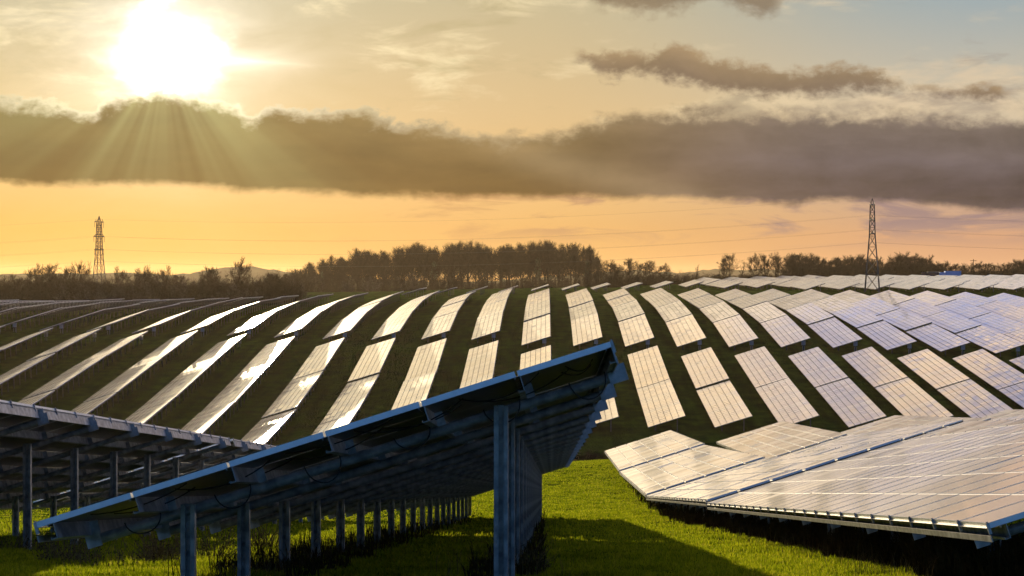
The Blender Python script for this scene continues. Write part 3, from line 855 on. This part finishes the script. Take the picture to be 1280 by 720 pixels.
# ------------------------------------------------------------------ world sky
SUN_AZ = math.atan((200-VX)/F); SUN_EL = math.atan((HY-70)/F)
world = bpy.data.worlds.new('World'); scene.world = world; world.use_nodes = True
nt = world.node_tree; N = nt.nodes; Lk = nt.links; N.clear()
def M(op, a, b=None, c=None, clamp=False):
    n = N.new('ShaderNodeMath'); n.operation = op; n.use_clamp = clamp
    for i, v in enumerate((a, b, c)):
        if v is None: continue
        if isinstance(v, (int, float)): n.inputs[i].default_value = v
        else: Lk.new(v, n.inputs[i])
    return n.outputs[0]
def sm(x, a, b):
    n = N.new('ShaderNodeMapRange'); n.interpolation_type = 'SMOOTHSTEP'
    Lk.new(x, n.inputs[0])
    for i, v in ((1, a), (2, b)):
        if isinstance(v, (int, float)): n.inputs[i].default_value = v
        else: Lk.new(v, n.inputs[i])
    return n.outputs[0]
def curve(x, pts):     # pts photo px -> value in 0..1 ; x in U units
    n = N.new('ShaderNodeFloatCurve'); c = n.mapping.curves[0]
    us = [(fu(p[0])+800)/1500 for p in pts]
    while len(c.points) < len(pts): c.points.new(.5, .5)
    for p, u, q in zip(c.points, us, pts): p.location = (u, q[1]); p.handle_type = 'AUTO_CLAMPED'
    n.mapping.update(); Lk.new(M('DIVIDE', M('ADD', x, 800), 1500), n.inputs['Value'])
    return n.outputs[0]
def fu(px): return F*math.atan((px-VX)/F)
def ramp(x, pts, interp='LINEAR'):
    n = N.new('ShaderNodeValToRGB'); e = n.color_ramp.elements; n.color_ramp.interpolation = interp
    while len(e) < len(pts): e.new(.5)
    for k, (p, c) in enumerate(pts): e[k].position = p; e[k].color = (*c, 1)
    Lk.new(x, n.inputs[0]); return n.outputs[0]
def mix(f, a, b, mode='MIX'):
    n = N.new('ShaderNodeMix'); n.data_type = 'RGBA'; n.blend_type = mode; n.clamp_result = False
    for nm, v in (('Factor', f), ('A', a), ('B', b)):
        s = n.inputs[nm] if nm == 'Factor' else [q for q in n.inputs if q.name == nm and q.type == 'RGBA'][0]
        if isinstance(v, (int, float)): s.default_value = v
        elif isinstance(v, tuple): s.default_value = (*v, 1)
        else: Lk.new(v, s)
    return [q for q in n.outputs if q.type == 'RGBA'][0]
def scale(c, f):
    n = N.new('ShaderNodeVectorMath'); n.operation = 'SCALE'
    if isinstance(c, tuple): n.inputs[0].default_value = c
    else: Lk.new(c, n.inputs[0])
    if isinstance(f, (int, float)): n.inputs['Scale'].default_value = f
    else: Lk.new(f, n.inputs['Scale'])
    return n.outputs[0]
def add(a, b):
    n = N.new('ShaderNodeVectorMath'); n.operation = 'ADD'; Lk.new(a, n.inputs[0]); Lk.new(b, n.inputs[1]); return n.outputs[0]
tc = N.new('ShaderNodeTexCoord'); sx = N.new('ShaderNodeSeparateXYZ'); Lk.new(tc.outputs['Generated'], sx.inputs[0])
dx, dy, dz = sx.outputs
U = M('MULTIPLY', M('ARCTAN2', dx, dy), F); V = M('MULTIPLY', M('ARCSINE', dz), F)
def noise(su, sv, seed, detail=6, rough=.55, dist=0):
    cb = N.new('ShaderNodeCombineXYZ'); Lk.new(M('MULTIPLY', U, su), cb.inputs[0]); Lk.new(M('MULTIPLY', V, sv), cb.inputs[1]); cb.inputs[2].default_value = seed
    n = N.new('ShaderNodeTexNoise'); n.inputs['Scale'].default_value = 1; n.inputs['Detail'].default_value = detail; n.inputs['Roughness'].default_value = rough
    n.inputs['Distortion'].default_value = dist
    Lk.new(cb.outputs[0], n.inputs['Vector']); return M('SUBTRACT', n.outputs[0], .5)
def VP(v): return math.sqrt(max(v, 0)/3770)
tV = M('SQRT', M('DIVIDE', M('MAXIMUM', V, 0), 3770.))
def gr(pts): return [(VP(v), tuple(k*g for k in s2l(c))) for v, c, g in pts]
left = ramp(tV, gr([(0, (248, 176, 74), .92), (60, (248, 186, 90), .9), (105, (238, 190, 112), .9), (200, (226, 198, 142), .88), (345, (190, 182, 150), .85), (480, (244, 222, 178), 2.1), (800, (252, 222, 165), 3.1), (1200, (225, 205, 180), 1.2), (2000, (120, 140, 170), .35), (3770, (70, 100, 150), .25)]))
mid = ramp(tV, gr([(0, (240, 176, 92), .92), (60, (234, 180, 108), .9), (105, (230, 184, 120), .95), (200, (220, 188, 138), .92), (345, (200, 186, 150), .9), (480, (244, 218, 178), 2.0), (800, (253, 217, 165), 3.0), (1200, (225, 205, 185), 1.2), (2000, (115, 135, 170), .35), (3770, (65, 95, 150), .25)]))
right = ramp(tV, gr([(0, (218, 160, 115), .95), (50, (214, 162, 124), .95), (100, (190, 160, 138), 1), (200, (205, 188, 160), 1), (345, (150, 166, 172), 1), (480, (236, 210, 185), 1.9), (800, (238, 204, 182), 2.3), (1200, (200, 190, 205), 1.0), (2000, (100, 130, 170), .35), (3770, (60, 95, 150), .25)]))
sky = mix(sm(U, fu(150), fu(640)), left, mid); sky = mix(sm(U, fu(640), fu(1250)), sky, right)
# high thin cloud texture
nh = noise(.0035, .012, 3.1, 7, .6, .4); nh2 = noise(.010, .030, 9.4, 6, .6, .6)
hi = M('MULTIPLY', sm(V, 130, 220), sm(M('ADD', nh, M('MULTIPLY', nh2, .5)), -.02, .22))
sky = mix(M('MULTIPLY', hi, .75), sky, mix(sm(U, fu(500), fu(1200)), tuple(s2l((250, 232, 186))), tuple(s2l((222, 198, 164)))))
lo_ = M('MULTIPLY', sm(V, 100, 160), sm(M('ADD', nh, M('MULTIPLY', nh2, -.7)), .02, .25))
sky = mix(M('MULTIPLY', lo_, .6), sky, mix(sm(U, fu(500), fu(1200)), tuple(s2l((175, 160, 118))), tuple(s2l((140, 128, 120)))))
# broken cloud above the frame, which the panels mirror
nb = noise(.004, .006, 17.0, 5, .6, .3)
ab = M('MULTIPLY', M('MULTIPLY', sm(V, 420, 560), M('SUBTRACT', 1, sm(V, 1500, 2200))), sm(nb, -.05, .0))
sky = mix(M('MULTIPLY', ab, sm(U, fu(500), fu(900))), sky, scale(mix(sm(nh2, -.1, .15), tuple(s2l((135, 160, 225))), tuple(s2l((200, 180, 185)))), 1.7))
# low mauve wisps
nw = noise(.006, .030, 5.5, 6, .6, .5)
wl = M('MULTIPLY', M('MULTIPLY', sm(V, 28, 70), M('SUBTRACT', 1, sm(V, 105, 130))), M('MULTIPLY', sm(U, fu(250), fu(760)), sm(M('ADD', nw, M('MULTIPLY', sm(U, fu(700), fu(1280)), .08)), -.02, .14)))
sky = mix(M('MULTIPLY', wl, .95), sky, mix(sm(U, fu(500), fu(1100)), tuple(s2l((190, 140, 90))), tuple(s2l((150, 125, 125)))))
# sun
du = M('SUBTRACT', U, fu(205)); dv = M('SUBTRACT', V, 345-75.)
r2 = M('ADD', M('POWER', du, 2), M('POWER', dv, 2)); rr = M('SQRT', r2)
def ex(x, s): return M('EXPONENT', M('MULTIPLY', x, -1./s))
e2 = M('ADD', M('POWER', M('DIVIDE', du, 1.25), 2), M('POWER', dv, 2))
ns = noise(.012, .02, 33.0, 4, .55, .5)
core = M('MULTIPLY', ex(M('MULTIPLY', e2, M('MAXIMUM', M('ADD', 1, M('MULTIPLY', ns, 3.2)), .4)), 34.**2), 5.0)
halo = M('MULTIPLY', M('MULTIPLY', ex(M('SQRT', M('ADD', e2, 1)), 62.), .85), M('MAXIMUM', M('ADD', 1, M('MULTIPLY', noise(.006, .02, 51.0, 5, .6, .6), 2.4)), .1))
wide = M('MULTIPLY', ex(rr, 240.), .10)
streak = M('MULTIPLY', M('MULTIPLY', ex(M('ABSOLUTE', M('ADD', dv, M('MULTIPLY', du, .05))), 7.), sm(du, 220, 20)), M('MULTIPLY', sm(du, -20, 30), .9))
sky = add(sky, scale((1, .96, .88), M('ADD', M('ADD', core, halo), streak)))
sky = add(sky, scale((1, .80, .48), wide))
# main band
n1 = noise(.013, .022, 1.0, 8, .6, .3); n2 = noise(.05, .07, 2.0, 5, .6, .2); n0 = noise(.004, .02, 7.7, 5, .5)
def cv(y): return (HY-y)/400
top = M('MULTIPLY', curve(U, [(-100, cv(128)), (0, cv(131)), (60, cv(134)), (110, cv(146)), (135, cv(126)), (170, cv(126)), (200, cv(118)), (240, cv(124)), (290, cv(134)), (318, cv(148)), (330, cv(132)), (390, cv(136)), (470, cv(143)), (560, cv(160)), (640, cv(172)), (690, cv(170)), (735, cv(154)), (800, cv(148)), (860, cv(142)), (960, cv(146)), (1100, cv(150)), (1280, cv(158)), (1380, cv(158))]), 400)
bot = M('MULTIPLY', curve(U, [(-100, cv(232)), (0, cv(234)), (120, cv(235)), (320, cv(240)), (500, cv(244)), (640, cv(245)), (800, cv(248)), (900, cv(252)), (975, cv(258)), (995, cv(259)), (1010, cv(252)), (1130, cv(256)), (1280, cv(270)), (1380, cv(272))]), 400)
topn = M('ADD', top, M('ADD', M('MULTIPLY', n1, 52), M('MULTIPLY', n2, 30)))
botn = M('ADD', bot, M('ADD', M('ADD', M('MULTIPLY', n1, 20), M('MULTIPLY', n0, 22)), M('MULTIPLY', n2, 9)))
soft = M('ADD', 3.5, M('MULTIPLY', sm(U, fu(450), fu(760)), 9))
mt = M('SUBTRACT', 1, sm(M('SUBTRACT', V, topn), M('MULTIPLY', soft, -1), soft))
mb_ = sm(M('SUBTRACT', V, botn), -5, 9)
band = M('MULTIPLY', mt, mb_)
frac = M('DIVIDE', M('SUBTRACT', V, bot), M('SUBTRACT', top, bot), clamp=True)
bl = ramp(frac, [(0, s2l((84, 66, 28))), (.5, s2l((100, 84, 42))), (1, s2l((136, 118, 66)))])
bm = ramp(frac, [(0, s2l((126, 96, 52))), (.5, s2l((128, 102, 62))), (1, s2l((156, 128, 84)))])
br_ = ramp(frac, [(0, s2l((116, 101, 106))), (.5, s2l((118, 106, 112))), (1, s2l((140, 124, 116)))])
bc = mix(sm(U, fu(180), fu(620)), bl, bm); bc = mix(sm(U, fu(620), fu(1050)), bc, br_)
bc = scale(bc, M('ADD', .53, M('ADD', M('MULTIPLY', n0, 1.1), M('MULTIPLY', n1, .55))))
# silver lining toward the sun
lin = M('MULTIPLY', M('MULTIPLY', sm(M('SUBTRACT', V, topn), -20, 2), ex(rr, 190.)), 1.5)
bc = add(bc, scale((1, .9, .66), lin))
# crepuscular rays seen against the band
th = M('ARCTAN2', du, M('MULTIPLY', dv, -1))
cbr = N.new('ShaderNodeCombineXYZ'); Lk.new(M('MULTIPLY', th, 2.1), cbr.inputs[0]); rn = N.new('ShaderNodeTexNoise'); rn.inputs['Scale'].default_value = 1; rn.inputs['Detail'].default_value = 3
Lk.new(cbr.outputs[0], rn.inputs['Vector'])
ray = M('MULTIPLY', M('MULTIPLY', sm(rn.outputs[0], .34, .66), ex(rr, 125.)), .44)
bc = add(bc, scale((.85, .95, .42), ray)); bc = add(bc, scale((1, .85, .5), M('MULTIPLY', ex(rr, 150.), .06)))
# pale diagonal ray gap right of centre
gl = M('SUBTRACT', dv, M('MULTIPLY', du, -.27)); gap_ = M('MULTIPLY', M('MULTIPLY', ex(M('POWER', gl, 2), 22.**2), sm(du, 330, 480)), M('SUBTRACT', 1, sm(du, 620, 800)))
bc = add(bc, scale((.9, .68, .42), M('MULTIPLY', gap_, .12)))
sky = mix(M('MULTIPLY', band, .97), sky, bc)
# wedge cloud and top cloud
wt = M('MULTIPLY', curve(U, [(700, cv(82)), (725, cv(67)), (800, cv(68)), (840, cv(60)), (880, cv(74)), (940, cv(84)), (1000, cv(92)), (1030, cv(86)), (1090, cv(92)), (1120, cv(104)), (1190, cv(117)), (1220, cv(114)), (1262, cv(126)), (1290, cv(130))]), 400)
wb = M('MULTIPLY', curve(U, [(700, cv(84)), (725, cv(82)), (760, cv(98)), (800, cv(100)), (850, cv(104)), (900, cv(119)), (960, cv(124)), (1030, cv(122)), (1120, cv(119)), (1165, cv(123)), (1230, cv(132)), (1262, cv(128)), (1290, cv(131))]), 400)
wm_ = M('MULTIPLY', M('SUBTRACT', 1, sm(M('SUBTRACT', V, M('ADD', wt, M('ADD', M('MULTIPLY', n1, 40), M('MULTIPLY', n2, 30)))), -9, 7)), sm(M('SUBTRACT', V, M('ADD', wb, M('ADD', M('MULTIPLY', n1, -40), M('MULTIPLY', n2, 30)))), -6, 12))
wm_ = M('MULTIPLY', wm_, M('MULTIPLY', sm(U, fu(705), fu(735)), M('SUBTRACT', 1, sm(U, fu(1245), fu(1268)))))
wf = M('DIVIDE', M('SUBTRACT', V, wb), M('SUBTRACT', wt, wb), clamp=True)
wc = scale(mix(wf, tuple(s2l((96, 80, 74))), tuple(s2l((150, 124, 92)))), M('ADD', 1, M('MULTIPLY', n1, .9)))
sky = mix(M('MULTIPLY', wm_, .9), sky, wc)
ct = M('MULTIPLY', curve(U, [(690, cv(-40)), (725, cv(-2)), (760, cv(12)), (800, cv(23)), (850, cv(12)), (890, cv(5)), (930, cv(14)), (960, cv(24)), (980, cv(8)), (1010, cv(-40))]), 400)
cm_ = M('MULTIPLY', sm(M('SUBTRACT', V, M('ADD', ct, M('ADD', M('MULTIPLY', n1, 50), M('MULTIPLY', n2, 30)))), -10, 14), M('SUBTRACT', 1, sm(V, 385, 410)))
cm_ = M('MULTIPLY', cm_, M('MULTIPLY', sm(U, fu(700), fu(740)), M('SUBTRACT', 1, sm(U, fu(960), fu(990)))))
sky = mix(M('MULTIPLY', cm_, .8), sky, tuple(s2l((122, 102, 80))))
# sky behind the camera: clear and blue
az = M('ABSOLUTE', M('DIVIDE', U, F))
bk = sm(az, R(32), R(85))
bkc = ramp(tV, [(0, (.20, .50, 1.05)), (.3, (.18, .48, 1.1)), (.45, (.05, .13, .32)), (1, (.015, .04, .12))])
sky = mix(bk, sky, scale(bkc, .9))
sky = mix(sm(V, -30, -5), (.03, .03, .015), sky)
st = N.new('ShaderNodeTexSky'); st.sky_type = 'NISHITA'; st.sun_disc = False
st.sun_elevation = SUN_EL; st.sun_rotation = SUN_AZ; st.altitude = 100; st.dust_density = 2
SKYG = .80
b1 = N.new('ShaderNodeBackground'); b1.inputs[1].default_value = .1
Lk.new(add(scale(st.outputs[0], .015), scale(sky, SKYG*10)), b1.inputs[0])
wo = N.new('ShaderNodeOutputWorld'); Lk.new(b1.outputs[0], wo.inputs[0])
world.cycles.sampling_method = 'MANUAL'; world.cycles.sample_map_resolution = 2048

# ------------------------------------------------------------------ sun lamp
sd = bpy.data.lights.new('sun', 'SUN'); sd.energy = 5.0; sd.angle = R(.53); sd.color = (1, .80, .52)
so = bpy.data.objects.new('sun', sd); col.objects.link(so)
dsun = Vector((math.sin(SUN_AZ)*math.cos(SUN_EL), math.cos(SUN_AZ)*math.cos(SUN_EL), math.sin(SUN_EL)))
so.rotation_euler = dsun.to_track_quat('Z', 'Y').to_euler(); so.location = (0, 0, 60)

# ------------------------------------------------------------------ haze
HAZE = True
if HAZE:
    m = bpy.data.materials.new('haze_air'); m.use_nodes = True; n_ = m.node_tree; n_.nodes.clear()
    pv = n_.nodes.new('ShaderNodeVolumePrincipled'); pv.inputs['Density'].default_value = .000021
    pv.inputs['Color'].default_value = (1, .8, .55, 1); pv.inputs['Anisotropy'].default_value = .6
    ou = n_.nodes.new('ShaderNodeOutputMaterial'); n_.links.new(pv.outputs[0], ou.inputs['Volume'])
    mb = MB(); mb.box(-6200, 6200, -62, 7100, -60, 32)
    setp(mb.build('haze', m), kind='stuff')

# ------------------------------------------------------------------ camera
cd = bpy.data.cameras.new('camera'); co = bpy.data.objects.new('camera', cd); col.objects.link(co)
cd.lens = 36*F/1280; cd.sensor_width = 36; cd.clip_end = 20000; cd.clip_start = .1
yaw = math.atan((VX-640)/F); pitch = math.atan((360-HY)/F)
co.rotation_euler = Euler((R(90)-pitch, 0, yaw), 'XYZ'); co.location = (0, 0, 0)
scene.camera = co
scene.view_settings.view_transform = 'Standard'; scene.view_settings.look = 'None'
scene.view_settings.exposure = .35; scene.view_settings.gamma = 1
scene.render.engine = 'CYCLES'
scene.cycles.max_bounces = 6; scene.cycles.volume_bounces = 0; scene.cycles.use_denoising = True
scene.cycles.sample_clamp_indirect = 6
